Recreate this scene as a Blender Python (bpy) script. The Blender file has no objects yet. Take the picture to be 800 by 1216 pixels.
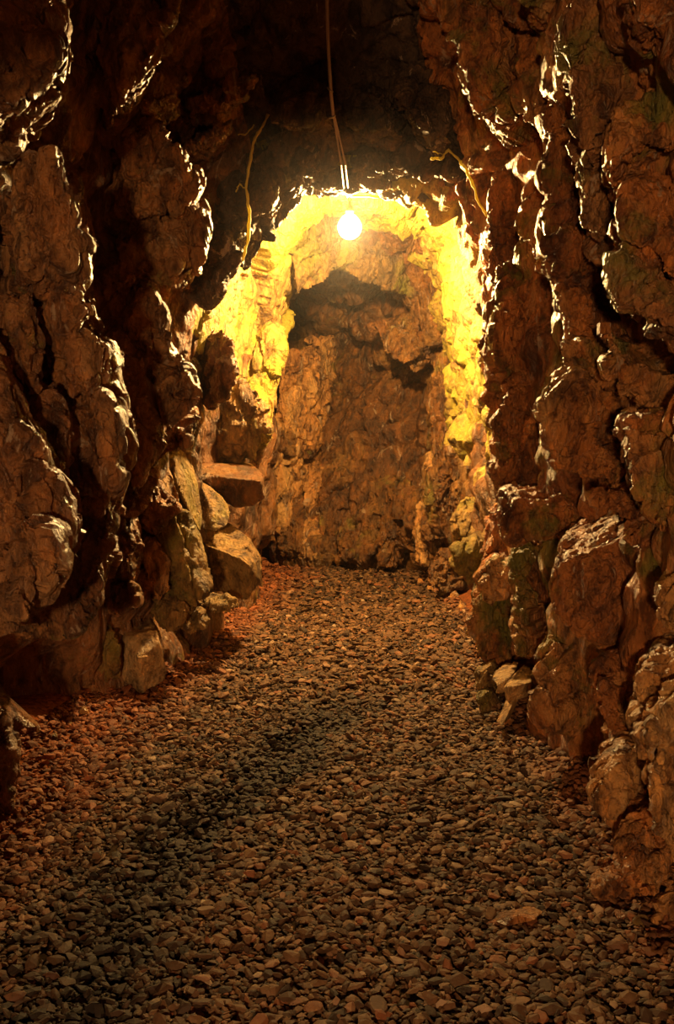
import bpy, bmesh, math, random
import numpy as np
from mathutils import Vector, Matrix

# ------------------------------------------------------------------ camera, world, exposure
sc = bpy.context.scene
FPX, HOR = 1150.0, 500.0
CAMZ = 1.5
PITCH = math.atan((608 - HOR) / FPX)
cam_d = bpy.data.cameras.new('camera')
cam = bpy.data.objects.new('camera', cam_d)
sc.collection.objects.link(cam)
cam.location = (0, 0, CAMZ)
cam.rotation_euler = (math.pi / 2 - PITCH, 0, 0)
cam_d.sensor_fit = 'HORIZONTAL'
cam_d.sensor_width = 24.0
cam_d.lens = 24.0 * FPX / 800
cam_d.clip_start = 0.05
sc.camera = cam

w = bpy.data.worlds.new('world'); sc.world = w; w.use_nodes = True
w.node_tree.nodes['Background'].inputs[0].default_value = (1.0, 0.62, 0.32, 1)
w.node_tree.nodes['Background'].inputs[1].default_value = 0.0

sc.view_settings.view_transform = 'Standard'
sc.view_settings.look = 'None'
sc.view_settings.gamma = 1.0
sc.view_settings.use_curve_mapping = False
sc.view_settings.exposure = 0.0
sc.cycles.use_denoising = True
sc.cycles.max_bounces = 6
sc.cycles.diffuse_bounces = 4
sc.cycles.sample_clamp_indirect = 2.5

LAMP_W = 920.0          # the bulb in front of us
LAMP_R = 0.08
BACK_W = 760.0            # the tunnel's next lamp, behind the camera
BACK_POS = (-0.58, -3.3, 1.42)

def light(name, loc, power, col, radius):
    d = bpy.data.lights.new(name, 'POINT'); d.energy = power; d.color = col; d.shadow_soft_size = radius
    o = bpy.data.objects.new(name, d); sc.collection.objects.link(o); o.location = loc
    return o
light('next_lamp_light', BACK_POS, BACK_W, (1.0, 0.57, 0.25), 0.10)

col = sc.collection
_sp, _cp = math.sin(PITCH), math.cos(PITCH)
def at(px, py, Y):
    """world point seen at photo pixel (px,py) at distance Y down the tunnel"""
    dx = (px - 400) / FPX; dz = -(py - 608) / FPX
    vy = _cp + dz * _sp
    vz = -_sp + dz * _cp
    t = Y / vy
    return Vector((dx * t, Y, CAMZ + vz * t))

# ------------------------------------------------------------------ numpy noise
def _h(ix, iy, iz, k):
    n = (ix.astype(np.int64) * 73856093) ^ (iy.astype(np.int64) * 19349663) ^ (iz.astype(np.int64) * 83492791) ^ (k * 2654435761 & 0x7fffffff)
    n = (n ^ (n >> 13)) * 1274126177 & 0x7fffffff
    n = (n ^ (n >> 15)) * 2246822519 & 0x7fffffff
    n = n ^ (n >> 11)
    return (n & 0xffffff) / float(0xffffff)

def vnoise(p, k=0):
    f = np.floor(p); i = f.astype(np.int64); t = p - f; t = t * t * (3 - 2 * t)
    r = 0
    for a in (0, 1):
        for b in (0, 1):
            for c in (0, 1):
                wgt = (t[:, 0] if a else 1 - t[:, 0]) * (t[:, 1] if b else 1 - t[:, 1]) * (t[:, 2] if c else 1 - t[:, 2])
                r = r + wgt * _h(i[:, 0] + a, i[:, 1] + b, i[:, 2] + c, k)
    return r * 2 - 1

def fbm(p, k=0, o=4):
    s = 0; a = 0.5
    for j in range(o):
        s = s + a * vnoise(p * (2 ** j) + 17.3 * j, k + j); a *= 0.5
    return s

def facet(q, k=0):
    """planar-faceted cell noise: returns offset (about -1..1) and closeness to a crack (F2-F1)"""
    f = np.floor(q).astype(np.int64)
    n = len(q)
    d1 = np.full(n, 9e9); d2 = np.full(n, 9e9); v = np.zeros(n)
    for a in (-1, 0, 1):
        for b in (-1, 0, 1):
            for c in (-1, 0, 1):
                ix, iy, iz = f[:, 0] + a, f[:, 1] + b, f[:, 2] + c
                s = np.stack([ix + _h(ix, iy, iz, k), iy + _h(ix, iy, iz, k + 1), iz + _h(ix, iy, iz, k + 2)], 1)
                df = q - s; d = (df ** 2).sum(1)
                g = np.stack([_h(ix, iy, iz, k + 3) - .5, _h(ix, iy, iz, k + 4) - .5, _h(ix, iy, iz, k + 5) - .5], 1)
                val = (_h(ix, iy, iz, k + 6) * 2 - 1) * .75 + (df * g).sum(1) * 1.7
                m = d < d1
                d2 = np.where(m, d1, np.minimum(d2, d)); v = np.where(m, val, v); d1 = np.where(m, d, d1)
    return v, np.sqrt(d2) - np.sqrt(d1)

def rotm(ax, ay, az):
    return np.array(Matrix.Rotation(ax, 3, 'X') @ Matrix.Rotation(ay, 3, 'Y') @ Matrix.Rotation(az, 3, 'Z'))
# foliation: near-vertical sheets on the left, slanting ones on the right
RL = rotm(0.12, 0.10, 0.25)
RR = rotm(-0.1, -0.55, -0.3)

def rock_disp(p, side, size, k=0, amp=1.0, fine=True):
    R = RL if side < 0 else RR
    q = p @ R.T
    if size:
        warp = np.stack([fbm(p * 2.3, 91, 2), fbm(p * 2.3 + 9, 92, 2), fbm(p * 2.3 + 5, 93, 2)], 1) * .10
    else:
        warp = 0
    q = q + warp
    an = np.array([1.0, 1.0, 0.5]) if side < 0 else np.array([1.0, 1.0, 0.62])
    d = 0
    for s, a in ((size, .20), (size * .42, .20)):
        v, e = facet(q * an / s, k + int(s * 100))
        d = d + s * a * (v - np.clip(1 - e * 6, 0, 1) * .5)
    if fine:
        v, e = facet(q * an / max(.035, size * .16), k + 7)
        d = d + max(.035, size * .16) * .30 * v
        d = d + fbm(p * 9, k, 5) * .02
        d = d + (.5 - np.abs(fbm((p @ R.T) * np.array([1, 1, .4]) * 9 + 3, k + 5, 4))) * .014
    return d * amp

# ------------------------------------------------------------------ mesh helpers
def new_mesh(name, V, F, mat=None, sharp=None, smooth=True):
    me = bpy.data.meshes.new(name)
    me.from_pydata([tuple(v) for v in V] if not isinstance(V, np.ndarray) else V.tolist(), [], F if not isinstance(F, np.ndarray) else F.tolist())
    me.update()
    if smooth:
        me.polygons.foreach_set('use_smooth', np.ones(len(me.polygons), bool))
        if sharp: me.set_sharp_from_angle(angle=math.radians(sharp))
    if mat: me.materials.append(mat)
    return me

def tag(o, label=None, cat=None, group=None, kind=None):
    if label: o['label'] = label
    if cat: o['category'] = cat
    if group: o['group'] = group
    if kind: o['kind'] = kind
    return o

def link(name, me, parent=None, loc=None):
    o = bpy.data.objects.new(name, me); col.objects.link(o)
    if parent: o.parent = parent
    if loc is not None: o.location = loc
    return o

def voxel(V, F, vs):
    me = bpy.data.meshes.new('tmp'); me.from_pydata(V, [], F); me.update()
    bm = bmesh.new(); bm.from_mesh(me); bmesh.ops.recalc_face_normals(bm, faces=bm.faces); bm.to_mesh(me); bm.free()
    o = bpy.data.objects.new('tmp', me); col.objects.link(o)
    md = o.modifiers.new('r', 'REMESH'); md.mode = 'VOXEL'; md.voxel_size = vs
    dg = bpy.context.evaluated_depsgraph_get(); ev = o.evaluated_get(dg); m2 = ev.to_mesh()
    n = len(m2.vertices); co = np.empty(n * 3); m2.vertices.foreach_get('co', co)
    no = np.empty(n * 3); m2.vertices.foreach_get('normal', no)
    faces = [tuple(p.vertices) for p in m2.polygons]
    ev.to_mesh_clear(); bpy.data.objects.remove(o); bpy.data.meshes.remove(me)
    return co.reshape(-1, 3), no.reshape(-1, 3), faces

# ------------------------------------------------------------------ materials
def nd(nt, t, **kw):
    n = nt.nodes.new(t)
    for k_, v in kw.items():
        if k_ in n.bl_rna.properties: setattr(n, k_, v)
        else: n.inputs[k_].default_value = v
    return n
def ramp(nt, fac, stops):
    r = nt.nodes.new('ShaderNodeValToRGB'); nt.links.new(fac, r.inputs[0])
    e = r.color_ramp.elements
    while len(e) < len(stops): e.new(0.5)
    for i, (p, c) in enumerate(stops):
        e[i].position = p; e[i].color = (*c, 1) if len(c) == 3 else c
    return r.outputs[0]
def mix(nt, fac, a, b, mode='MIX'):
    m = nt.nodes.new('ShaderNodeMix'); m.data_type = 'RGBA'; m.blend_type = mode
    if isinstance(fac, (int, float)): m.inputs[0].default_value = fac
    else: nt.links.new(fac, m.inputs[0])
    for s, v in ((6, a), (7, b)):
        if isinstance(v, tuple): m.inputs[s].default_value = (*v, 1)
        else: nt.links.new(v, m.inputs[s])
    return m.outputs[2]
def mth(nt, op, a, b=None, clamp=False):
    m = nt.nodes.new('ShaderNodeMath'); m.operation = op; m.use_clamp = clamp
    for i, v in enumerate((a, b)):
        if v is None: continue
        if isinstance(v, (int, float)): m.inputs[i].default_value = v
        else: nt.links.new(v, m.inputs[i])
    return m.outputs[0]

def rock_mat(name, c1, c2, c3, moss=0.3, mosscol=(0.10, 0.11, 0.02), rough=(0.28, 0.6), bump=1.0, quartz=0.06, stretch=(1, 1, .5), wet=0.5, rot=(0, 0, 0)):
    m = bpy.data.materials.new(name); m.use_nodes = True; nt = m.node_tree
    b = nt.nodes['Principled BSDF']
    geo = nd(nt, 'ShaderNodeNewGeometry'); P = geo.outputs['Position']
    mp = nd(nt, 'ShaderNodeMapping'); mp.inputs['Rotation'].default_value = rot; mp.inputs['Scale'].default_value = stretch; nt.links.new(P, mp.inputs[0])
    def noise(scale, det=6, rg=.6, src=P, dist=0.0):
        n = nd(nt, 'ShaderNodeTexNoise', Scale=scale, Detail=det, Roughness=rg, Distortion=dist); nt.links.new(src, n.inputs['Vector']); return n.outputs[0]
    n1 = noise(2.2, 8, .65, mp.outputs[0], .6); n2 = noise(9, 8, .7, mp.outputs[0], .4); n3 = noise(45, 5, .7)
    base = ramp(nt, n1, [(.32, c2), (.5, c1), (.66, c3)])
    c = mix(nt, ramp(nt, n2, [(.40, (0, 0, 0)), (.54, (1, 1, 1))]), mix(nt, 1.0, base, (.26, .22, .20), 'MULTIPLY'), base)
    c = mix(nt, mth(nt, 'MULTIPLY', n3, .9, True), c, mix(nt, 1.0, c, (.55, .5, .48), 'MULTIPLY'))
    n4 = noise(15, 6, .75, mp.outputs[0], .3)
    c = mix(nt, ramp(nt, n4, [(.53, (0, 0, 0)), (.63, (.75, .75, .75))]), c, mix(nt, 1.0, c, (1.75, 1.6, 1.35), 'MULTIPLY'))
    c = mix(nt, ramp(nt, n4, [(.36, (.8, .8, .8)), (.44, (0, 0, 0))]), c, mix(nt, 1.0, c, (.35, .28, .26), 'MULTIPLY'))
    # pale quartz veins
    q = noise(6.5, 6, .7, mp.outputs[0], 1.2)
    qf = ramp(nt, q, [(.5 + .16 - quartz, (0, 0, 0)), (.5 + .2 - quartz, (1, 1, 1))])
    qf = mth(nt, 'MULTIPLY', qf, .75)
    c = mix(nt, qf, c, (.42, .30, .20))
    # moss / algae film
    g = noise(1.7, 7, .72, P, .5)
    gf = ramp(nt, g, [(.66 - moss * .3, (0, 0, 0)), (.76 - moss * .3, (1, 1, 1))])
    gf = mth(nt, 'MULTIPLY', gf, .8)
    c = mix(nt, gf, c, mix(nt, n2, mosscol, (mosscol[0] * 1.9, mosscol[1] * 1.7, mosscol[2])))
    nt.links.new(c, b.inputs['Base Color'])
    wn = noise(3.1, 5, .7, mp.outputs[0])
    r = nd(nt, 'ShaderNodeMapRange'); nt.links.new(wn, r.inputs[0]); r.inputs[1].default_value = .35; r.inputs[2].default_value = .65
    r.inputs[3].default_value = rough[0]; r.inputs[4].default_value = rough[1]
    nt.links.new(r.outputs[0], b.inputs['Roughness'])
    b.inputs['Coat Weight'].default_value = wet; b.inputs['Coat Roughness'].default_value = .22
    wv = nd(nt, 'ShaderNodeTexNoise', Scale=9.0, Detail=3.0); nt.links.new(P, wv.inputs['Vector'])
    dv = mix(nt, .06, mp.outputs[0], wv.outputs[1], 'ADD')
    def cry(scale):
        v = nd(nt, 'ShaderNodeTexVoronoi', Scale=scale); v.feature = 'F1'; v.distance = 'MANHATTAN'; nt.links.new(dv, v.inputs['Vector']); return v.outputs[0]
    hgt = mth(nt, 'ADD', mth(nt, 'MULTIPLY', n3, .45), mth(nt, 'MULTIPLY', n2, 1.2))
    hgt = mth(nt, 'ADD', hgt, mth(nt, 'MULTIPLY', noise(130, 4, .7), .25))
    hgt = mth(nt, 'SUBTRACT', hgt, mth(nt, 'MULTIPLY', cry(20), .42))
    hgt = mth(nt, 'SUBTRACT', hgt, mth(nt, 'MULTIPLY', cry(52), .22))
    bp = nd(nt, 'ShaderNodeBump', Strength=bump, Distance=.03); nt.links.new(hgt, bp.inputs['Height'])
    nt.links.new(bp.outputs[0], b.inputs['Normal']); nt.links.new(bp.outputs[0], b.inputs['Coat Normal'])
    return m

M = {}
M['left'] = rock_mat('brown_wet_rock', (.38, .165, .055), (.17, .07, .03), (.46, .25, .10), .25, wet=.4)
M['right'] = rock_mat('rust_wet_rock', (.54, .20, .05), (.24, .08, .028), (.60, .32, .11), .40, quartz=.05, stretch=(1.3, 1, .55), wet=.4, rot=(0, .7, 0))
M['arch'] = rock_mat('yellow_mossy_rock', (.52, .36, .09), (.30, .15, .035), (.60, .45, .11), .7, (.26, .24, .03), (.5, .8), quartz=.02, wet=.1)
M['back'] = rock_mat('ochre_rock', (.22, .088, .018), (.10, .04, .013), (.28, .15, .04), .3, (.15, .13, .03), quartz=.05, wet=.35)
M['rmoss'] = rock_mat('mossy_rust_rock', (.40, .17, .055), (.18, .08, .03), (.46, .25, .10), .55, (.12, .12, .035), quartz=.05, stretch=(1.3, 1, .55), wet=.4, rot=(0, .7, 0))
M['vault'] = rock_mat('mossy_brown_vault_rock', (.20, .12, .035), (.10, .055, .02), (.26, .17, .05), .6, (.11, .115, .02), (.5, .8), quartz=.03, wet=.1)
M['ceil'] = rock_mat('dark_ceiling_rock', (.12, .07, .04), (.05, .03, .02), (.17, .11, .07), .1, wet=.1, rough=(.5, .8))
M['ochre'] = rock_mat('ochre_block_rock', (.38, .22, .065), (.22, .12, .04), (.42, .28, .09), .3, (.16, .15, .035), rough=(.4, .7), quartz=.02, wet=.2)
M['green'] = rock_mat('green_stained_slab', (.36, .22, .06), (.18, .11, .035), (.42, .28, .08), .6, (.15, .13, .025), rough=(.4, .7), quartz=.01, wet=.2)
M['pale'] = rock_mat('pale_orange_rock', (.66, .33, .10), (.36, .15, .045), (.70, .44, .17), .12, rough=(.3, .6), quartz=.08, wet=.45)
M['tan'] = rock_mat('tan_boulder', (.62, .38, .15), (.38, .22, .08), (.66, .46, .22), .1, (.13, .13, .04), rough=(.45, .7), quartz=.02, wet=.2)

# ------------------------------------------------------------------ tunnel shell
HOLES = [(118, y, 4.4, .16, .5) for y in (300, 360, 420, 480, 540, 600, 660)] + [(112, 700, 4.3, .14, .3)] + \
        [(118, 150, 4.2, .25, .5), (110, 210, 4.2, .2, .5), (30, 810, 4.0, .3, .5), (75, 810, 4.5, .25, .4), (60, 130, 3.6, .2, .4), (215, 80, 4.9, .2, .3),
         (775, 402, 3.4, .2, .5), (735, 378, 3.6, .14, .4), (705, 350, 3.9, .1, .35), (690, 578, 3.8, .14, .4), (628, 160, 4.7, .14, .4), (640, 360, 4.5, .12, .3), (630, 735, 4.6, .1, .3), (720, 520, 3.6, .08, .2)]
HOLE_P = [(np.array(at(h[0], h[1], h[2])), h[3], h[4]) for h in HOLES]

#       Y      left    right   height
PROF = [(-5.0, -1.55, 1.45, 3.6), (2.0, -1.50, 1.14, 3.8), (3.4, -1.45, 1.10, 3.85), (4.6, -1.30, 1.04, 3.9), (5.3, -1.15, 1.02, 3.75),
        (5.75, -1.02, 1.0, 3.35), (6.0, -0.88, 1.0, 2.97), (6.25, -0.88, 1.02, 2.98), (6.6, -0.92, 1.05, 3.12), (7.3, -0.80, 1.04, 3.16), (8.2, -0.62, 1.04, 3.10), (8.8, -0.62, 1.05, 2.95),
        (9.3, -1.1, 1.02, 2.8), (10.2, -2.0, .95, 2.8), (11.5, -2.6, .8, 2.8), (14.0, -3.2, .5, 2.8)]
PA = np.array(PROF)
def prof(Y):
    return [np.interp(Y, PA[:, 0], PA[:, i]) for i in (1, 2, 3)]

def ground(x, y):
    p = np.stack([np.asarray(x, float), np.asarray(y, float), np.zeros_like(np.asarray(x, float))], 1)
    g = fbm(p * 1.1, 5, 3) * .05
    # shallow rut down the middle, running off to the near left
    lx = np.interp(p[:, 1], [2.0, 2.65, 3.3, 4.66, 5.4], [-.8, -.66, -.57, -.08, .1])
    d = (p[:, 0] - lx) / .15
    g = g - .045 * np.exp(-d * d) * np.interp(p[:, 1], [2.2, 2.8, 4.8, 5.6], [1, 1, .8, 0])
    # banked up along the walls
    L = np.interp(p[:, 1], [2, 3.75, 6, 8.6, 12], [-1.5, -1.3, -1.03, -.8, -.9]); Rr = np.interp(p[:, 1], [2, 3, 5.6, 9.6, 12], [.95, .95, .82, .83, .7])
    g = g + .16 * np.clip((L + .15 - p[:, 0]) / .4, 0, 1) + .14 * np.clip((p[:, 0] - Rr + .12) / .4, 0, 1)
    return g

def section(Y, th):
    """th 0..1 goes from left floor over the roof to right floor (arrays)"""
    L, Rr, H = prof(Y)
    cx = (L + Rr) / 2; wv = (Rr - L) / 2
    a = math.pi * (1 - th)          # pi .. 0
    e = 0.62
    c, s = np.cos(a), np.sin(a)
    e = np.where((Y > 5.6), np.where(c > 0, .54, .58), .62)
    x = cx + wv * np.sign(c) * np.abs(c) ** e
    z0 = -.3
    z = z0 + (H - z0) * np.abs(s) ** e
    return np.stack([x, Y, z], 1)

def grid_faces(nu, nv, flip=False):
    i = np.arange(nu - 1)[:, None]; j = np.arange(nv - 1)[None, :]
    a = i * nv + j; F = np.stack([a, a + 1, a + nv + 1, a + nv], -1).reshape(-1, 4)
    return F[:, ::-1] if flip else F

def grid_normals(V, nu, nv):
    G = V.reshape(nu, nv, 3); du = np.gradient(G, axis=0); dv = np.gradient(G, axis=1)
    n = np.cross(du, dv); n /= np.linalg.norm(n, axis=2, keepdims=True) + 1e-9
    return n.reshape(-1, 3)

def blur(D, nu, nv, it):
    D = D.reshape(nu, nv).copy()
    for _ in range(it):
        E = np.pad(D, 1, mode='edge')
        D = (E[1:-1, 1:-1] * 4 + E[:-2, 1:-1] + E[2:, 1:-1] + E[1:-1, :-2] + E[1:-1, 2:]) / 8
    return D.reshape(-1)

ys = [np.arange(-5, 2, .12), np.arange(2, 5, .022), np.arange(5, 5.3, .022), np.arange(5.3, 6.3, .012), np.arange(6.3, 9.5, .026), np.arange(9.5, 14.01, .06)]
YS = np.concatenate(ys)
def shell(name, t0, t1, n, side, mat, size):
    T = np.linspace(t0, t1, n)
    Yg, Tg = np.meshgrid(YS, T, indexing='ij')
    V = section(Yg.ravel(), Tg.ravel())
    N = grid_normals(V, len(YS), n)
    cen = np.stack([np.interp(V[:, 1], PA[:, 0], (PA[:, 1] + PA[:, 2]) / 2), V[:, 1], np.full(len(V), 1.5)], 1)
    s = np.sign(((cen - V) * N).sum(1)); N = N * s[:, None]
    # small neighbourhood-free displacement; sides blend across the roof
    wR = np.clip((Tg.ravel() - .42) / .16, 0, 1)
    d = rock_disp(V, -1, size, 3) * (1 - wR) + rock_disp(V, 1, size, 3) * wR
    d = blur(d, len(YS), n, 1)
    for px, py, Yc, ra, dp in HOLES:            # deep clefts between the outcrops
        c0 = np.array(at(px, py, Yc)); dd = ((V - c0) * np.array([.6, 1, 1])) ; rr = np.sqrt((dd ** 2).sum(1)) / ra
        d = d - dp * np.clip(1.25 - rr, 0, 1)
    V = V + N * d[:, None]
    me = new_mesh(name, V, grid_faces(len(YS), n), mat, 32)
    # face normals inward are irrelevant to Cycles, the sheet is two-sided
    o = link(name, me); tag(o, kind='structure'); return o

wall_left = shell('wall_left', 0.0, 0.40, 190, -1, M['left'], .5)
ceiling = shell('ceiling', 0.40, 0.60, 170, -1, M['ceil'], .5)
wall_right = shell('wall_right', 0.60, 1.0, 190, 1, M['right'], .5)
# the arch around the lamp is its own mossy yellow stone
for o in (wall_left, ceiling, wall_right):
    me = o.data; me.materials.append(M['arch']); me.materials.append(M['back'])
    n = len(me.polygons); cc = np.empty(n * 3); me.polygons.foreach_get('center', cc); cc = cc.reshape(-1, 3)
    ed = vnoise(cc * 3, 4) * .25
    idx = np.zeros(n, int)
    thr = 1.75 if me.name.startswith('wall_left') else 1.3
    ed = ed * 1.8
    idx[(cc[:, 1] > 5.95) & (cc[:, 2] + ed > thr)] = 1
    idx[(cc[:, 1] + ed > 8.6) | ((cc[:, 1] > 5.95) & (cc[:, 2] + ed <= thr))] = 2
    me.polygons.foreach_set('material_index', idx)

# back wall: a face closing the view where the tunnel turns left
def back_wall():
    nu, nv = 230, 230
    s = np.linspace(0, 1, nu); z = np.linspace(-.3, 3.3, nv)
    S, Z = np.meshgrid(s, z, indexing='ij'); S = S.ravel(); Z = Z.ravel()
    X = np.interp(S, [0, .2, .5, .8, 1], [-3.4, -1.4, .0, .75, 1.3]); Y = np.interp(S, [0, .2, .5, .8, 1], [13.2, 12.4, 11.0, 10.0, 8.0])
    lean = np.interp(Z, [-.3, .4, 1.4, 2.2, 2.6, 3.3], [.0, -.1, .15, .0, -.5, -1.4])
    Y = Y + lean
    V = np.stack([X, Y, Z], 1); N = grid_normals(V, nu, nv); N *= np.sign(-N[:, 1])[:, None]
    d = blur(rock_disp(V, 1, .8, 11, 1.0), nu, nv, 1)
    V = V + N * d[:, None]
    o = link('wall_back', new_mesh('wall_back', V, grid_faces(nu, nv), M['back'], 32)); tag(o, kind='structure'); return o
wall_back = back_wall()

# ------------------------------------------------------------------ floor and gravel
def gravel_mat(name, islands=True):
    m = bpy.data.materials.new(name); m.use_nodes = True; nt = m.node_tree; b = nt.nodes['Principled BSDF']
    geo = nd(nt, 'ShaderNodeNewGeometry'); P = geo.outputs['Position']
    if islands == 'obj':
        rnd = nd(nt, 'ShaderNodeObjectInfo').outputs['Random']
    elif islands: rnd = geo.outputs['Random Per Island']
    else:
        v = nd(nt, 'ShaderNodeTexVoronoi', Scale=60.0); nt.links.new(P, v.inputs['Vector']); sx = nd(nt, 'ShaderNodeSeparateColor'); nt.links.new(v.outputs['Color'], sx.inputs[0]); rnd = sx.outputs[0]
    c = ramp(nt, rnd, [(0, (.035, .02, .012)), (.35, (.095, .046, .021)), (.62, (.15, .073, .032)), (.84, (.21, .118, .056)), (.94, (.25, .085, .032)), (1, (.42, .31, .20))])
    n = nd(nt, 'ShaderNodeTexNoise', Scale=55.0, Detail=5.0); nt.links.new(P, n.inputs['Vector'])
    c = mix(nt, mth(nt, 'MULTIPLY', n.outputs[0], .8), c, mix(nt, 1.0, c, (.5, .46, .42), 'MULTIPLY'))
    # rust-red silt along the left edge and around the right foot of the wall
    sp = nd(nt, 'ShaderNodeSeparateXYZ'); nt.links.new(P, sp.inputs[0])
    big = nd(nt, 'ShaderNodeTexNoise', Scale=3.5, Detail=4.0); nt.links.new(P, big.inputs['Vector'])
    lft = mth(nt, 'SUBTRACT', mth(nt, 'MULTIPLY', sp.outputs[0], -1.0), mth(nt, 'MULTIPLY', mth(nt, 'SUBTRACT', sp.outputs[1], 6.0), -.12))  # -x + .12*(y-6)
    e1 = nd(nt, 'ShaderNodeMapRange'); nt.links.new(mth(nt, 'ADD', lft, mth(nt, 'MULTIPLY', big.outputs[0], .5)), e1.inputs[0]); e1.inputs[1].default_value = .83; e1.inputs[2].default_value = 1.2
    e2 = nd(nt, 'ShaderNodeMapRange'); nt.links.new(mth(nt, 'ADD', sp.outputs[0], mth(nt, 'MULTIPLY', big.outputs[0], .6)), e2.inputs[0]); e2.inputs[1].default_value = 1.1; e2.inputs[2].default_value = 1.4
    red = mth(nt, 'MAXIMUM', e1.outputs[0], e2.outputs[0])
    c = mix(nt, mth(nt, 'MULTIPLY', red, .8), c, mix(nt, rnd, (.10, .03, .012), (.34, .10, .03)))
    # dark band: wet stones plus the rut's shade, painted in
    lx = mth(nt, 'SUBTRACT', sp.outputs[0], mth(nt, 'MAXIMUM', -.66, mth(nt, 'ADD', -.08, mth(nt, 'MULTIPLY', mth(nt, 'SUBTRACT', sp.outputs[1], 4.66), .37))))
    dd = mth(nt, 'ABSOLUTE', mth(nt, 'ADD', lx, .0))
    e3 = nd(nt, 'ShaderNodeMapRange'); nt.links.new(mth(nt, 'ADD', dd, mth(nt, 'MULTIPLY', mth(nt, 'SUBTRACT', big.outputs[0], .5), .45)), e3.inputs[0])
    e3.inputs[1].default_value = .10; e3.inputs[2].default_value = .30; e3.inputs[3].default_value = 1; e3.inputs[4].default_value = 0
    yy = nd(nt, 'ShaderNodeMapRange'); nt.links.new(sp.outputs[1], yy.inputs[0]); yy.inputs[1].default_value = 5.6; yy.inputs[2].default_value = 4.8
    wet = mth(nt, 'MULTIPLY', e3.outputs[0], yy.outputs[0])  # covers the wet stones and the painted shade of the rut
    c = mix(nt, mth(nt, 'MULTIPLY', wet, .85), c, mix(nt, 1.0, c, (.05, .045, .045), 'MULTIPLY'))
    nt.links.new(c, b.inputs['Base Color'])
    b.inputs['Roughness'].default_value = .75 if islands else 1.0; b.inputs['Specular IOR Level'].default_value = .4 if islands else .02
    bp = nd(nt, 'ShaderNodeBump', Strength=.5, Distance=.006)
    nt.links.new(n.outputs[0], bp.inputs['Height']); nt.links.new(bp.outputs[0], b.inputs['Normal'])
    return m
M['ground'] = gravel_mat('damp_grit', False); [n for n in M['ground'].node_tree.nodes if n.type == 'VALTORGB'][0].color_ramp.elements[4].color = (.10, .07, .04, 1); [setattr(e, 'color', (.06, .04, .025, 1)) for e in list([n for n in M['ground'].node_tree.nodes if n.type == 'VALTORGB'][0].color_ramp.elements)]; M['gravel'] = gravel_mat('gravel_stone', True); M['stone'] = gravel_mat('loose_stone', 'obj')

def floor_mesh():
    xs = np.arange(-3.4, 2.0, .04); yv = np.arange(-5, 14, .04)
    X, Y = np.meshgrid(xs, yv, indexing='ij'); z = ground(X.ravel(), Y.ravel()) + fbm(np.stack([X.ravel() * 12, Y.ravel() * 12, 0 * X.ravel()], 1), 8, 2) * .012
    z = z - .006
    V = np.stack([X.ravel(), Y.ravel(), z], 1)
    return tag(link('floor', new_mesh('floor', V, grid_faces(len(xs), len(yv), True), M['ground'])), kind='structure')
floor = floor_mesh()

rs = np.random.RandomState(7)
def ico(sub):
    bm = bmesh.new(); bmesh.ops.create_icosphere(bm, subdivisions=sub, radius=1); bm.verts.ensure_lookup_table()
    V = np.array([v.co[:] for v in bm.verts]); F = [tuple(v.index for v in f.verts) for f in bm.faces]; bm.free(); return V, F
def stone_shape(sub, seed, flat=.36):
    """angular chip: a sphere cut by random planes"""
    r = np.random.RandomState(seed); V, F = ico(sub)
    sc_ = np.array([1.0, r.uniform(.55, .9), r.uniform(flat * .7, flat * 1.3)])
    n = r.normal(size=(11, 3)); n /= np.linalg.norm(n, axis=1, keepdims=True); dist = r.uniform(.34, .85, 11)
    for k in range(8):
        d = V @ n[k]; m = d > dist[k]; V[m] -= (d[m] - dist[k])[:, None] * n[k]
    return V * sc_ * 1.15, F

def rz(a):
    c, s = np.cos(a), np.sin(a); R = np.zeros((len(a), 3, 3)); R[:, 0, 0] = c; R[:, 0, 1] = -s; R[:, 1, 0] = s; R[:, 1, 1] = c; R[:, 2, 2] = 1; return R
def rx(a):
    c, s = np.cos(a), np.sin(a); R = np.zeros((len(a), 3, 3)); R[:, 1, 1] = c; R[:, 1, 2] = -s; R[:, 2, 1] = s; R[:, 2, 2] = c; R[:, 0, 0] = 1; return R

def gravel():
    VV, FF, off = [], [], 0
    bands = [(2.1, 3.3, 15000, .0155, 1), (3.3, 5.0, 15000, .0165, 1), (5.0, 7.5, 11000, .020, 1), (7.5, 12.6, 11000, .024, 1)]
    protos = [stone_shape(1, 100 + i) for i in range(14)]
    for y0, y1, n, sz, sub in bands:
        y = rs.uniform(y0, y1, n)
        L = np.interp(y, [2, 3.75, 6, 8.6, 9.5, 12], [-1.6, -1.45, -1.2, -.95, -1.2, -2.2]); Rr = np.interp(y, [2, 3, 5.6, 9.6, 12], [1.15, 1.1, 1.0, .9, .7])
        x = L + rs.uniform(0, 1, n) * (Rr - L)
        s = sz * np.clip(rs.lognormal(-.05, .4, n), .45, 2.1)
        z = ground(x, y) + s * rs.uniform(.0, .55, n)
        R = rz(rs.uniform(0, 6.28, n)) @ rx(rs.normal(0, .45, n)) @ rz(rs.uniform(0, 6.28, n))
        pid = rs.randint(0, 14, n)
        for k, (PV, PF) in enumerate(protos):
            m = pid == k; c = m.sum()
            W = np.einsum('nij,vj->nvi', R[m], PV) * s[m][:, None, None] + np.stack([x[m], y[m], z[m]], 1)[:, None, :]
            PFa = np.array(PF); nvp = len(PV)
            FF.append((PFa[None] + (np.arange(c) * nvp)[:, None, None] + off).reshape(-1, 3)); VV.append(W.reshape(-1, 3)); off += c * nvp
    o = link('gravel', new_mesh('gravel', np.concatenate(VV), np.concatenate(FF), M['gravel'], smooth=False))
    tag(o, 'brown angular gravel covering the tunnel floor from wall to wall', 'gravel', kind='stuff')
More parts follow.
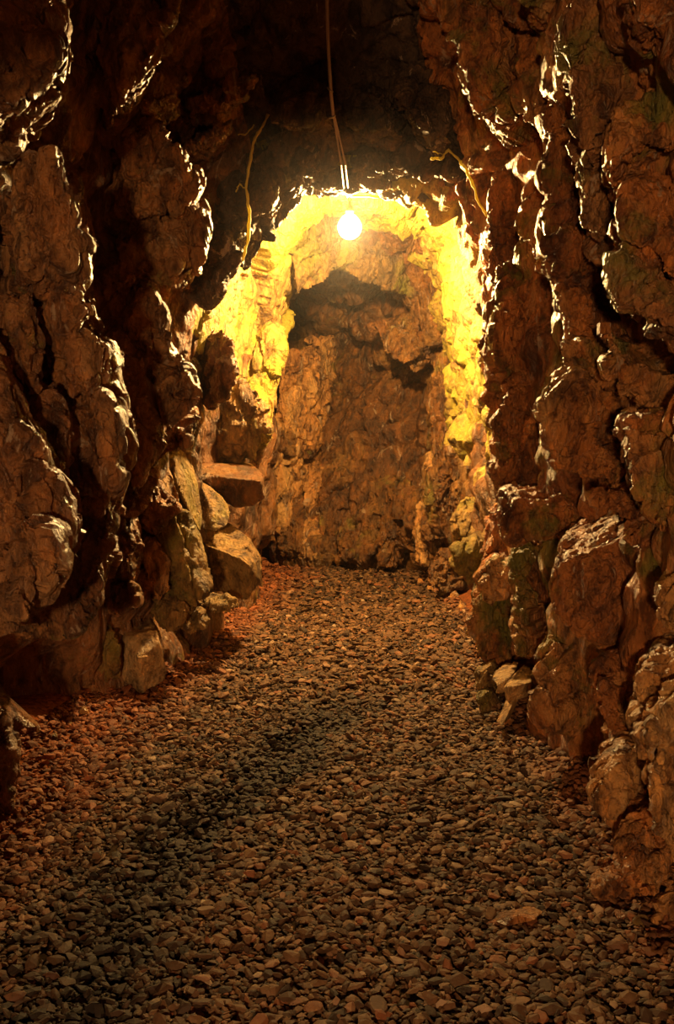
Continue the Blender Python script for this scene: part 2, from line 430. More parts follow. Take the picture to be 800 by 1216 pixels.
gravel()

# the 300 nearest, largest stones one by one
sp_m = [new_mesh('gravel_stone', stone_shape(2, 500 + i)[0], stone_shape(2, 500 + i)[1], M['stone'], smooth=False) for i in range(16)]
def stones():
    placed = []; tries = 0
    while len(placed) < 300 and tries < 60000:
        tries += 1
        y = 2.25 + 1.9 * rs.uniform() ** 1.5; hw = .36 * y
        x = rs.uniform(-hw, min(hw, 1.0)); s = rs.uniform(.019, .034)
        if any((x - a) ** 2 + (y - b) ** 2 < (.85 * (s + c)) ** 2 for a, b, c in placed): continue
        placed.append((x, y, s))
    for x, y, s in placed:
        o = link('gravel_stone', sp_m[rs.randint(16)]); o.scale = (s, s, s)
        o.rotation_euler = (rs.normal(0, .22), rs.normal(0, .22), rs.uniform(0, 6.28))
        o.location = (x, y, float(ground([x], [y])[0]) + s * .45)
        tag(o, 'loose angular stone lying on the gravel in the near foreground', 'stone', 'loose stones on the near gravel')
stones()

# ------------------------------------------------------------------ rock blocks
def block(name, poly, Y, th=.5, bulge=.10, side=-1, mat='left', parent=None, tilt=(0, 0), vs=None, amp=1.0, size=None, seed=0, ext=None, k0=.72, flare=1.12, label=None, cat=None, group=None):
    r = random.Random(seed + len(poly) * 7 + int(poly[0][0] * 3 + poly[0][1]))
    cx = sum(p[0] for p in poly) / len(poly); cy = sum(p[1] for p in poly) / len(poly)
    tx = tilt[0] + r.uniform(-.25, .25) * Y / 5; ty = tilt[1] + r.uniform(-.3, .1) * Y / 5
    f = [at(x, y, Y + tx * (x - cx) / 100 * (Y / 5) + ty * (y - cy) / 100) for x, y in poly]
    n = len(f); c = sum(f, Vector()) / n
    rad = sum((p - c).length for p in f) / n
    cdir = (Vector((0, 0, CAMZ)) - c).normalized()
    tow = (Vector((-side * .35, -1, 0.05))).normalized()
    mid = []
    for p in f:
        k = r.uniform(k0 - .15, k0 + .18); q = c.lerp(p, k); mid.append(q + tow * bulge * r.uniform(.25, 1.1))
    top = c + tow * bulge * r.uniform(.8, 1.15)
    e = Vector(ext) if ext else Vector((side * .38 * th, th, 0))
    back = [c.lerp(p, flare) + e for p in f]
    V = [tuple(p) for p in f + mid + back] + [tuple(top), tuple(c + e)]
    F = []
    for i in range(n):
        j = (i + 1) % n
        F += [(i, j, n + j), (i, n + j, n + i), (n + i, n + j, 3 * n), (j, i, 2 * n + i), (j, 2 * n + i, 2 * n + j), (2 * n + j, 2 * n + i, 3 * n + 1)]
    if vs is None: vs = max(.0065, Y * .0019)
    vs = max(vs, rad * .013)
    co, no, fc = voxel(V, F, vs)
    size = size or min(.32, max(.10, rad * .95))
    d = rock_disp(co, side, size, seed + 40, amp)
    co = co + no * d[:, None]
    for c0, ra, dp in HOLE_P:
        rr = np.sqrt((((co - c0) * np.array([1, .35, 1])) ** 2).sum(1)) / (ra * .62)
        if name == 'rock_outcrop' and rr.min() < 1.1: co = co + np.array([side * .5, .8, 0]) * (dp * .8 * np.clip((1.1 - rr) * 3, 0, 1))[:, None]
    zmin = co[:, 2].min(); o0 = np.array([c.x, c.y + e.y * .5, zmin])
    me = new_mesh(name, co - o0, fc, M[mat], 34)
    o = link(name, me, parent, Vector(o0))
    if label: tag(o, label, cat, group)
    return o

def L(poly, Y, **kw): kw.setdefault('mat', 'left'); return block('rock_outcrop', poly, Y, side=-1, parent=wall_left, **kw)
def Rb(poly, Y, **kw): kw.setdefault('mat', 'right'); return block('rock_outcrop', poly, Y, side=1, parent=wall_right, **kw)

# unseen bulge added behind us, left of the middle, to shade the upper walls
def roof_shade_bulge():
    V = []
    for z, g in ((1.88, .0), (2.3, .12), (3.9, .3)):
        for x, y in ((-1.9, -.95), (-1.9, -.5), (-.9, -.38), (-.46, -.52), (-.4, -.95), (-.9, -1.2)):
            V.append((x + (g * .4 if x > -1 else 0), y, z + (.05 if x > -.5 else 0)))
    F = [(0, 5, 4, 3, 2, 1)] + [(j * 6 + i, j * 6 + (i + 1) % 6, j * 6 + 6 + (i + 1) % 6, j * 6 + 6 + i) for j in range(2) for i in range(6)] + [(12, 13, 14, 15, 16, 17)]
    co, no, fc = voxel(V, F, .03); co = co + no * rock_disp(co, -1, .3, 5)[:, None] * .8
    link('rock_outcrop', new_mesh('rock_outcrop', co, fc, M['left'], 34), ceiling)  # added light blocker out of view, filed with the outcrops
roof_shade_bulge()

def foot_shade_bulge():  # unseen rock added at the left wall foot to shade the hollow beyond
    V = []
    for z, g in ((-.2, .0), (.45, .04), (.84, .2)):
        for x, y in ((-1.9, 1.3), (-1.9, 2.4), (-1.3, 2.35), (-1.0 - g, 2.1), (-.96 - g, 1.7), (-1.2, 1.3)):
            V.append((x, y, z))
    F = [(0, 5, 4, 3, 2, 1)] + [(j * 6 + i, j * 6 + (i + 1) % 6, j * 6 + 6 + (i + 1) % 6, j * 6 + 6 + i) for j in range(2) for i in range(6)] + [(12, 13, 14, 15, 16, 17)]
    co, no, fc = voxel(V, F, .02); co = co + no * rock_disp(co, -1, .3, 5)[:, None] * .6
    link('rock_outcrop', new_mesh('rock_outcrop', co, fc, M['left'], 34), wall_left)  # added shade caster out of view, filed with the outcrops
foot_shade_bulge()

# left wall
L([(-40, -30), (68, -20), (79, 30), (73, 78), (48, 92), (20, 118), (-40, 130)], 3.1, th=.6)
L([(120, -30), (214, -20), (203, 12), (196, 38), (188, 80), (168, 108), (137, 132), (130, 85)], 4.5, th=.7, bulge=.12)
L([(165, 122), (190, 118), (212, 108), (216, 114), (195, 125), (172, 130)], 4.9, th=.4, bulge=.04)
L([(220, 122), (255, 100), (290, 82), (306, 92), (296, 112), (262, 130), (228, 138)], 5.3, th=.5, bulge=.07)
L([(222, 168), (250, 154), (276, 143), (278, 152), (258, 168), (230, 174)], 5.4, th=.4, bulge=.05)
L([(22, 205), (42, 186), (60, 182), (72, 222), (84, 235), (97, 280), (103, 325), (88, 342), (55, 346), (24, 335), (18, 260)], 3.4, th=.6, bulge=.1)
L([(-40, 350), (55, 338), (103, 348), (125, 400), (131, 455), (143, 525), (139, 600), (122, 650), (116, 710), (90, 740), (-40, 760)], 3.75, th=.5, bulge=.06)
L([(70, 398), (104, 392), (127, 412), (129, 442), (112, 466), (84, 470), (68, 440)], 3.45, th=.35, bulge=.06)
L([(60, 345), (98, 348), (104, 372), (85, 395), (60, 400), (45, 370)], 3.4, th=.35, bulge=.05)
L([(84, 478), (126, 468), (142, 525), (138, 575), (116, 610), (92, 600), (82, 540)], 3.5, th=.4, bulge=.07)
L([(85, 605), (130, 590), (134, 625), (122, 655), (120, 700), (95, 730), (80, 680)], 3.55, th=.4, bulge=.06)
L([(-30, 380), (2, 425), (14, 450), (28, 500), (50, 540), (82, 622), (78, 640), (60, 668), (30, 640), (-30, 560)], 3.0, th=.35, bulge=.05)
L([(-30, 500), (8, 540), (30, 590), (58, 640), (60, 664), (48, 700), (22, 742), (2, 757), (-30, 770)], 2.8, th=.35, bulge=.05)
L([(5, 355), (40, 350), (45, 400), (40, 460), (20, 430), (5, 400)], 3.3, th=.4, bulge=.05)
L([(30, 465), (60, 460), (78, 500), (75, 560), (60, 575), (40, 520)], 3.3, th=.35, bulge=.05)
L([(140, 158), (160, 148), (182, 147), (205, 172), (237, 200), (240, 215), (228, 245), (200, 252), (160, 260), (142, 245)], 4.95, th=.6, bulge=.1)
L([(150, 258), (205, 248), (238, 235), (243, 285), (238, 320), (218, 336), (178, 342), (138, 345), (133, 290)], 5.0, th=.5, bulge=.08)
L([(135, 345), (170, 335), (188, 365), (214, 400), (239, 435), (240, 478), (218, 498), (196, 520), (160, 580), (146, 560), (140, 470), (132, 410)], 4.75, th=.6, bulge=.10)
L([(150, 555), (185, 515), (218, 497), (240, 490), (236, 522), (214, 530), (186, 548), (172, 600), (152, 605)], 5.1, th=.5, bulge=.05)
L([(135, 600), (158, 610), (166, 640), (162, 690), (164, 722), (145, 735), (128, 730), (126, 690)], 5.0, th=.4, bulge=.07)
L([(70, 720), (98, 715), (104, 760), (112, 800), (104, 835), (84, 850), (72, 790)], 4.9, th=.3, bulge=.05)
L([(245, 402), (262, 388), (272, 400), (280, 440), (272, 470), (256, 478), (244, 440)], 6.1, th=.35, bulge=.05)
L([(240, 500), (262, 475), (290, 445), (312, 470), (318, 510), (300, 548), (255, 552), (238, 530)], 6.9, th=.5, bulge=.08, mat='ochre')
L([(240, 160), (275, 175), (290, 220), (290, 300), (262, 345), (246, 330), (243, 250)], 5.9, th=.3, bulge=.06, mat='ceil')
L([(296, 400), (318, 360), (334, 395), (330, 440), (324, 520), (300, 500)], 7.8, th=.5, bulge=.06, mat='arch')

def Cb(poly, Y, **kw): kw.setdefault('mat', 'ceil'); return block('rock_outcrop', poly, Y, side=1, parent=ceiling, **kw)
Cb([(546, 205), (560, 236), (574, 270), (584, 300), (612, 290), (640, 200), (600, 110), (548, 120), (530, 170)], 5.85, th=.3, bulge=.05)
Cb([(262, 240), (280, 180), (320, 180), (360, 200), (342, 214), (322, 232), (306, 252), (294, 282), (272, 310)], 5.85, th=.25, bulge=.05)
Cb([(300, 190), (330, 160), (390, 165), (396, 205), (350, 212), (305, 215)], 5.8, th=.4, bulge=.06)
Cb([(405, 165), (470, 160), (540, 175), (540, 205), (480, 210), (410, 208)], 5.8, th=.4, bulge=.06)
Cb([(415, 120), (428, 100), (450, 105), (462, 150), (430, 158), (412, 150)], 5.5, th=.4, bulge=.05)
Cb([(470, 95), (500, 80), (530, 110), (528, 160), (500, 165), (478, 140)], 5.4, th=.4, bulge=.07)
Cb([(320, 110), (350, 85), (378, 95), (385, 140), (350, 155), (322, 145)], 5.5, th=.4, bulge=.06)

# right wall
Rb([(533, 46), (550, 20), (560, -20), (606, -20), (600, 40), (603, 90), (612, 138), (590, 137), (556, 120), (549, 96)], 4.5, th=.6, bulge=.10, mat='right')
Rb([(612, 30), (640, 14), (660, 40), (655, 75), (661, 112), (650, 146), (624, 120), (608, 80)], 4.4, th=.5, bulge=.07)
Rb([(618, -30), (680, -30), (668, 12), (640, 12), (622, 0)], 4.0, th=.4, bulge=.06)
Rb([(654, 100), (678, 92), (692, 150), (688, 250), (684, 285), (656, 284), (652, 215), (656, 160)], 3.95, th=.5, bulge=.08)
Rb([(668, 18), (705, -20), (745, 8), (772, 55), (752, 108), (722, 168), (696, 182), (674, 132)], 3.45, th=.5, bulge=.09, mat='rmoss')
Rb([(742, -30), (840, -30), (840, 60), (800, 52), (772, 48), (752, 28)], 3.05, th=.5, bulge=.08)
Rb([(728, 128), (776, 108), (830, 105), (830, 185), (770, 182), (722, 205), (712, 180)], 3.1, th=.5, bulge=.08)
Rb([(733, 215), (790, 196), (840, 195), (840, 285), (800, 330), (744, 314), (722, 262)], 3.0, th=.5, bulge=.09)
Rb([(690, 190), (728, 205), (722, 262), (738, 300), (712, 300), (690, 270)], 3.5, th=.5, bulge=.07, mat='rmoss')
Rb([(646, 285), (662, 275), (690, 278), (716, 294), (716, 330), (690, 338), (660, 330), (652, 320)], 3.8, th=.45, bulge=.07)
Rb([(592, 320), (622, 300), (650, 335), (662, 385), (660, 440), (640, 480), (598, 478), (583, 440), (582, 370)], 4.8, th=.5, bulge=.10)
Rb([(625, 230), (650, 225), (660, 280), (655, 330), (630, 300), (620, 265)], 4.6, th=.5, bulge=.06)
Rb([(660, 338), (690, 342), (718, 385), (722, 415), (700, 400), (672, 400), (662, 370)], 3.7, th=.4, bulge=.06)
Rb([(663, 405), (700, 402), (728, 430), (740, 470), (715, 450), (682, 426), (665, 430)], 3.55, th=.3, bulge=.04)
Rb([(642, 470), (655, 445), (682, 424), (712, 446), (728, 478), (738, 520), (752, 560), (730, 582), (694, 574), (662, 556), (642, 515)], 3.65, th=.5, bulge=.13)
Rb([(716, 300), (745, 318), (800, 338), (840, 345), (840, 400), (775, 386), (738, 352)], 2.9, flare=.8, th=.4, bulge=.07, mat='rmoss')
Rb([(712, 385), (745, 420), (775, 440), (840, 452), (840, 492), (780, 486), (742, 466), (718, 430)], 3.3, flare=.9, th=.4, bulge=.06)
Rb([(738, 500), (790, 494), (840, 492), (840, 640), (778, 618), (752, 585), (738, 540)], 3.0, th=.5, bulge=.08)
Rb([(586, 500), (610, 478), (640, 492), (645, 530), (668, 565), (650, 590), (604, 600), (584, 560)], 4.9, th=.5, bulge=.09)
Rb([(590, 590), (640, 590), (672, 580), (690, 600), (668, 625), (640, 640), (600, 640)], 4.3, th=.4, bulge=.07)
Rb([(700, 590), (742, 588), (775, 622), (840, 650), (840, 730), (770, 690), (750, 640), (736, 604)], 3.3, th=.4, bulge=.07)
Rb([(565, 690), (585, 668), (612, 675), (616, 700), (606, 735), (606, 790), (580, 792), (564, 750)], 5.2, th=.5, bulge=.08)
Rb([(610, 640), (648, 648), (654, 715), (664, 762), (640, 790), (612, 780), (606, 720)], 4.6, th=.4, bulge=.07)
Rb([(655, 760), (720, 770), (715, 800), (712, 860), (680, 870), (640, 850), (630, 800)], 4.0, th=.4, bulge=.08)
Rb([(712, 800), (738, 775), (762, 772), (768, 830), (758, 884), (728, 890), (708, 850)], 3.4, th=.4, bulge=.08)
Rb([(586, 600), (600, 596), (605, 640), (590, 668), (572, 670), (575, 630)], 5.6, th=.4, bulge=.05)
Rb([(575, 240), (598, 200), (622, 205), (618, 260), (596, 300), (582, 330)], 5.3, th=.4, bulge=.05)
Rb([(583, 330), (596, 318), (600, 380), (590, 440), (598, 480), (586, 500), (580, 420)], 5.2, th=.4, bulge=.04)

# back wall
def Bk(poly, Y, **kw): kw.setdefault('mat', 'back'); return block('rock_outcrop', poly, Y, side=1, parent=wall_back, **kw)
Bk([(338, 425), (372, 396), (405, 378), (445, 388), (500, 390), (545, 390), (560, 440), (520, 640), (420, 664), (330, 660), (322, 480)], 10.4, th=1.0, bulge=.12, size=.6, flare=1.3)
Bk([(370, 262), (400, 245), (445, 245), (500, 262), (540, 296), (560, 345), (530, 360), (492, 352), (440, 340), (420, 326), (402, 318), (380, 335), (352, 352), (345, 300)], 8.6, th=1.0, bulge=.10, mat='vault', amp=.8, ext=(0, 1.0, .45))
Bk([(440, 388), (480, 372), (504, 388), (508, 424), (480, 436), (455, 418)], 9.2, th=.8, bulge=.08, flare=1.3)
Bk([(318, 640), (322, 500), (338, 420), (352, 418), (366, 500), (360, 560), (350, 640)], 9.9, th=.9, bulge=.08, mat='pale', flare=1.3)
Bk([(500, 640), (512, 560), (505, 470), (520, 420), (545, 400), (580, 470), (580, 640)], 8.7, th=.9, bulge=.12, flare=1.2, size=.2)
_r = random.Random(5)
for x0, y0, hh, yy, mt in [(330, 555, 80, 9.9, 'pale'), (350, 550, 95, 10.0, 'back'), (372, 552, 60, 10.0, 'pale'), (388, 575, 75, 9.9, 'back'), (405, 545, 60, 10.0, 'back'), (424, 570, 85, 9.9, 'back'), (446, 560, 70, 9.8, 'back'), (466, 580, 80, 9.6, 'back'),
                           (486, 560, 70, 9.4, 'back'), (340, 600, 50, 9.9, 'back'), (366, 612, 42, 9.8, 'pale'), (412, 610, 45, 9.7, 'back'), (458, 612, 50, 9.5, 'back'), (500, 600, 60, 9.0, 'pale'), (516, 520, 70, 8.9, 'pale'), (528, 545, 60, 8.6, 'back'), (520, 470, 40, 9.0, 'pale'), (350, 440, 80, 10.0, 'pale'), (338, 470, 70, 9.9, 'back'), (545, 560, 60, 8.2, 'back'), (560, 470, 60, 8.0, 'arch')]:
    w_ = _r.uniform(8, 13); hh = hh + (12 if y0 + hh > 635 else 0)
    Bk([(x0 - w_ * .5, y0), (x0 + w_ * .6, y0 + 4), (x0 + w_, y0 + hh * .4), (x0 + w_ * .8, y0 + hh), (x0 - w_ * .8, y0 + hh - 3), (x0 - w_, y0 + hh * .5)], yy, th=.6, bulge=.08, flare=1.25, mat=mt, size=.12, tilt=(0, _r.uniform(-.3, .1)))

# loose blocks standing on the floor or piled against the walls
def boulder(name, poly, Y, label, cat='rock', **kw):
    kw.setdefault('k0', .8); kw.setdefault('flare', .95)
    return block(name, poly, Y, label=label, cat=cat, **kw)
boulder('rock_slab', [(212, 606), (223, 606), (236, 640), (250, 680), (252, 705), (236, 712), (226, 680), (218, 640)], 5.45, 'green-stained narrow slab leaning left of the large angular block', mat='green', th=.3, bulge=.03, amp=.5)
boulder('rock_slab', [(190, 622), (208, 606), (218, 640), (226, 680), (234, 722), (214, 728), (196, 690), (188, 655)], 5.35, 'green and brown slab leaning in the middle of the left rock pile', mat='green', th=.3, bulge=.04, amp=.6)
boulder('rock_block', [(170, 568), (184, 566), (200, 590), (214, 604), (200, 622), (184, 640), (170, 620)], 5.3, 'dark brown block with a lit right edge under the cracked pale slab', mat='left', th=.3, bulge=.05)
boulder('boulder', [(110, 758), (132, 746), (142, 762), (138, 800), (122, 812), (108, 796)], 5.0, 'greenish mossy boulder touching the left side of the tan blocky boulder', cat='boulder', mat='green', th=.3, bulge=.05)
boulder('rock', [(165, 650), (186, 640), (200, 668), (205, 705), (188, 712), (172, 690)], 5.25, 'brown broken rock left of the green slabs above the tan boulder', mat='pale', th=.25, bulge=.05)
boulder('rock', [(184, 706), (206, 700), (224, 724), (214, 748), (196, 752), (186, 730)], 5.3, 'pale broken rock at the bottom of the left rock pile, right above the tan boulder', mat='ochre', th=.2, bulge=.05)
boulder('rock', [(236, 716), (258, 706), (280, 710), (284, 720), (262, 724), (244, 728)], 5.75, 'flat ochre rock lying in front of the large angular block', mat='ochre', th=.15, bulge=.03)
boulder('rock', [(222, 726), (242, 724), (246, 744), (230, 752), (220, 744)], 5.5, 'small ochre rock at the right foot of the left rock pile', mat='ochre', th=.12, bulge=.03)
boulder('rock', [(78, 846), (96, 832), (106, 846), (102, 864), (84, 868)], 4.75, 'small brown rock on the gravel edge left of the tan boulder', mat='tan', th=.15, bulge=.04)
boulder('rock', [(-14, 850), (6, 858), (12, 900), (10, 962), (-14, 990)], 3.55, 'brown rock cut by the left frame edge at floor level', mat='left', th=.25, bulge=.05)

boulder('rock_slab', [(758, 880), (768, 842), (792, 828), (850, 815), (850, 1060), (800, 1020), (778, 1000), (764, 958)], 2.75, 'huge pale orange slab at the right frame edge, nearest the camera', side=1, mat='pale', th=.4, bulge=.07)
boulder('rock', [(698, 944), (712, 916), (738, 892), (760, 888), (766, 930), (742, 950), (726, 972), (706, 962)], 3.05, 'pale jutting rock left of the huge pale orange slab on the right', side=1, mat='pale', th=.3, bulge=.05)
boulder('rock', [(734, 1008), (748, 978), (770, 968), (792, 1000), (798, 1048), (776, 1070), (750, 1046)], 2.85, 'rust brown wedge of rock under the huge pale orange slab', side=1, mat='right', th=.25, bulge=.06)
boulder('rock', [(726, 960), (745, 950), (756, 975), (738, 1005), (726, 1000), (720, 980)], 3.05, 'dark brown rock in the hollow under the pale jutting rock', side=1, mat='right', th=.25, bulge=.04)
boulder('rock', [(758, 800), (776, 780), (840, 765), (840, 826), (795, 832), (768, 852), (757, 830)], 2.95, 'orange rock resting on top of the huge pale orange slab', side=1, mat='pale', th=.35, bulge=.06)
boulder('rock', [(784, 698), (796, 680), (830, 670), (830, 730), (800, 738), (786, 722)], 2.85, 'pale round knob of rock at the right frame edge above the orange rock', side=1, mat='pale', th=.3, bulge=.05)
boulder('rock', [(776, 1092), (800, 1070), (850, 1060), (850, 1140), (800, 1130), (780, 1118)], 2.75, 'low rust rock in the bottom right corner of the floor', side=1, mat='pale', th=.25, bulge=.04)
boulder('rock', [(704, 1050), (730, 1040), (762, 1056), (772, 1078), (742, 1086), (712, 1078)], 2.95, 'low rust-stained rock half sunk in gravel below the brown wedge', side=1, mat='right', th=.2, bulge=.03)
boulder('rock', [(566, 690), (585, 664), (610, 676), (600, 712), (574, 716)], 5.0, 'glinting wet knob of rock at the left edge of the right wall', side=1, mat='pale', th=.3, bulge=.06)
boulder('boulder', [(536, 612), (552, 596), (582, 592), (586, 622), (564, 640), (540, 640)], 7.2, 'greenish boulder behind the right wall edge, upper one of two', cat='boulder', side=1, mat='green', th=.5, bulge=.08)
boulder('boulder', [(540, 650), (556, 636), (584, 640), (588, 680), (560, 690), (542, 680)], 6.8, 'greenish brown boulder behind the right wall edge, lower one of two', cat='boulder', side=1, mat='green', th=.4, bulge=.08)
boulder('rock', [(505, 672), (520, 655), (540, 660), (548, 700), (524, 704), (508, 694)], 7.8, 'orange rock at the foot of the back wall, right of the path end', side=1, mat='back', th=.4, bulge=.06)
def hewn(name, pts, faces, ext, label, mat, cat='rock', amp=.35, side=-1, vs=.009):
    """angular block: front facets given vertex by vertex, carried back by ext"""
    f = [at(*p) for p in pts]; e = Vector(ext); n = len(f)
    c = sum(f, Vector()) / n
    ed = {}
    for fc in faces:
        for i in range(len(fc)): ed[(fc[i], fc[(i + 1) % len(fc)])] = 1
    rim = [k for k in ed if (k[1], k[0]) not in ed]
    F = list(faces) + [tuple(v + n for v in reversed(fc)) for fc in faces] + [(b, a, a + n, b + n) for a, b in rim]
    V = [tuple(p) for p in f] + [tuple(p + e) for p in f]
    co, no, fcs = voxel(V, F, vs)
    d = rock_disp(co, side, .16, 60, amp) * .6
    co = co + no * d[:, None]
    o0 = np.array([c.x, c.y + e.y * .5, co[:, 2].min()])
    o = link(name, new_mesh(name, co - o0, fcs, M[mat], 28), None, Vector(o0)); tag(o, label, cat); return o
hewn('rock_shard', [(583, 806, 4.75), (597, 795, 4.85), (616, 793, 4.85), (606, 804, 4.7), (590, 815, 4.7), (604, 822, 4.7), (588, 824, 4.75)], [(3, 2, 1, 0), (4, 3, 0), (4, 6, 5, 3)], (.05, .16, 0), 'flat tan shard left of the triangular one, below the right wall', 'tan', 'rock', .15, 1, .006)
hewn('rock_shard', [(598, 815, 4.6), (618, 796, 4.75), (633, 809, 4.6), (612, 814, 4.52), (600, 836, 4.6), (630, 826, 4.6)], [(3, 2, 1, 0), (3, 0, 4), (3, 4, 5, 2)], (.05, .14, 0), 'triangular tan shard at the centre of the row below the right wall', 'tan', 'rock', .15, 1, .006)
hewn('rock_shard', [(628, 803, 4.5), (641, 791, 4.6), (651, 797, 4.55), (644, 804, 4.45), (634, 815, 4.5), (650, 810, 4.5)], [(3, 2, 1, 0), (3, 0, 4), (3, 4, 5, 2)], (.05, .14, 0), 'small pale shard right of the triangular tan shard', 'pale', 'rock', .15, 1, .006)
hewn('rock_shard', [(588, 858, 4.55), (600, 830, 4.6), (612, 812, 4.62), (616, 818, 4.58), (604, 846, 4.5), (596, 862, 4.48)], [(0, 1, 4, 5), (1, 2, 3, 4)], (.06, .12, .0), 'thin upright tan shard leaning under the triangular shard', 'tan', 'rock', .12, 1, .006)
hewn('rock_shard', [(634, 842, 4.3), (640, 820, 4.35), (652, 804, 4.4), (664, 808, 4.35), (652, 830, 4.28), (642, 850, 4.25)], [(0, 1, 4, 5), (1, 2, 3, 4)], (.06, .12, .0), 'thin pale shard leaning right of the upright tan shard', 'pale', 'rock', .12, 1, .006)
boulder('rock', [(562, 800), (580, 790), (588, 802), (584, 818), (568, 822)], 4.95, 'ochre rock leftmost in the row of shards below the right wall', side=1, mat='ochre', th=.15, bulge=.03, amp=.6)
boulder('rock', [(566, 828), (582, 818), (594, 836), (588, 852), (572, 850)], 4.85, 'greenish rock under the leftmost ochre rock of the shard row', side=1, mat='green', th=.15, bulge=.03, amp=.6)
boulder('rock', [(655, 812), (672, 800), (694, 822), (686, 850), (662, 854)], 4.15, 'round-edged ochre rock right of the leaning shards', side=1, mat='ochre', th=.15, bulge=.03, amp=.6)
hewn('boulder', [(660, 660, 3.75), (668, 640, 3.85), (694, 622, 3.95), (722, 612, 4.0), (744, 600, 3.95), (742, 636, 3.65), (716, 642, 3.55), (684, 652, 3.55), (662, 672, 3.62), (652, 700, 3.6), (658, 730, 3.6), (680, 760, 3.62), (722, 768, 3.62), (745, 730, 3.6), (764, 682, 3.65), (700, 705, 3.44), (728, 690, 3.46)],
     [(7, 6, 5, 4, 3, 2, 1, 0), (7, 0, 8), (15, 6, 7), (15, 7, 8, 9, 10), (15, 10, 11), (15, 11, 12, 16), (16, 12, 13, 14), (16, 14, 5), (16, 5, 6, 15)], (.12, .4, 0), 'big rounded brown boulder with a glinting wet top, set in the right wall', 'right', 'boulder', 1.1, 1, .008)
hewn('rock_slab', [(176, 547, 5.55), (188, 541, 5.65), (196, 550, 5.6), (206, 566, 5.55), (214, 588, 5.5), (216, 608, 5.5), (206, 612, 5.45), (190, 582, 5.42), (180, 562, 5.45)], [(0, 8, 2, 1), (8, 7, 3, 2), (7, 6, 5, 4, 3)], (-.1, .2, 0), 'cracked pale slab leaning left of the tall slab in the left rock pile', 'tan', 'rock', .4)
hewn('rock_block', [(241, 638, 6.4), (258, 630, 6.45), (279, 625, 6.45), (296, 640, 6.35), (293, 654, 6.1), (283, 662, 6.0), (245, 647, 6.05), (297, 672, 6.0), (268, 704, 6.12), (253, 700, 6.15), (310, 664, 6.3), (310, 691, 6.25), (294, 712, 6.1), (271, 710, 6.08)],
     [(6, 5, 4, 3, 2, 1, 0), (9, 8, 7, 5, 6), (5, 7, 4), (7, 10, 3, 4), (7, 11, 10), (8, 13, 12, 11, 7)], (-.12, .4, 0), 'large angular block with bright sloping top, right end of the left rock pile', 'ochre')
hewn('rock_block', [(232, 558, 6.6), (240, 550, 6.8), (300, 552, 6.85), (313, 565, 6.6), (309, 571, 6.45), (290, 566, 6.42), (262, 566, 6.42), (240, 570, 6.48), (250, 580, 6.5), (262, 592, 6.5), (280, 604, 6.5), (301, 601, 6.5), (316, 592, 6.5)],
     [(7, 6, 5, 4, 3, 2, 1, 0), (8, 9, 10, 11, 12, 4, 5, 6, 7), (12, 3, 4)], (-.1, .4, 0), 'flat-topped brown block with a bright top edge, top right of the left rock pile', 'back')
hewn('rock_slab', [(196, 541, 5.8), (217, 521, 6.0), (222, 528, 6.0), (208, 547, 5.75), (236, 575, 5.95), (240, 610, 5.9), (238, 632, 5.85), (208, 570, 5.72), (228, 612, 5.75)],
     [(3, 2, 1, 0), (3, 7, 8, 6, 5, 4, 2), (0, 7, 3)], (-.12, .25, 0), 'tall leaning pale-topped slab rising highest behind the left rock pile', 'green')
hewn('rock_slab', [(236, 572, 6.35), (250, 578, 6.35), (264, 590, 6.3), (274, 608, 6.2), (269, 624, 6.12), (254, 632, 6.08), (238, 628, 6.15), (230, 602, 6.3), (252, 604, 6.18)],
     [(8, 2, 1, 0), (8, 0, 7), (8, 7, 6), (8, 6, 5), (8, 5, 4), (8, 4, 3), (8, 3, 2)], (-.1, .35, 0), 'smooth greenish ochre slab under the flat-topped block on the left', 'ochre')
hewn('boulder', [(150, 742, 5.35), (181, 739, 5.4), (186, 748, 5.15), (150, 758, 5.1), (136, 756, 5.25), (190, 765, 5.1), (200, 796, 5.15), (196, 808, 5.2), (168, 824, 5.1), (146, 806, 5.1), (131, 796, 5.2), (166, 780, 5.02)],
     [(3, 2, 1, 0), (4, 3, 0), (11, 5, 2, 3), (11, 7, 6, 5), (11, 8, 7), (11, 9, 8), (11, 3, 4, 10, 9)], (-.1, .3, 0), 'tan blocky boulder sitting alone at the foot of the left wall', 'tan', 'boulder')
hewn('loose_stone', [(585, 1094, 2.78), (600, 1083, 2.83), (630, 1078, 2.85), (645, 1083, 2.82), (638, 1093, 2.77), (602, 1100, 2.75), (615, 1086, 2.77)],
     [(6, 1, 0), (6, 2, 1), (6, 3, 2), (6, 4, 3), (6, 5, 4), (6, 0, 5)], (0, .09, -.03), 'long reddish stone lying on the right foreground gravel', 'right', 'stone', .15, 1, .005)

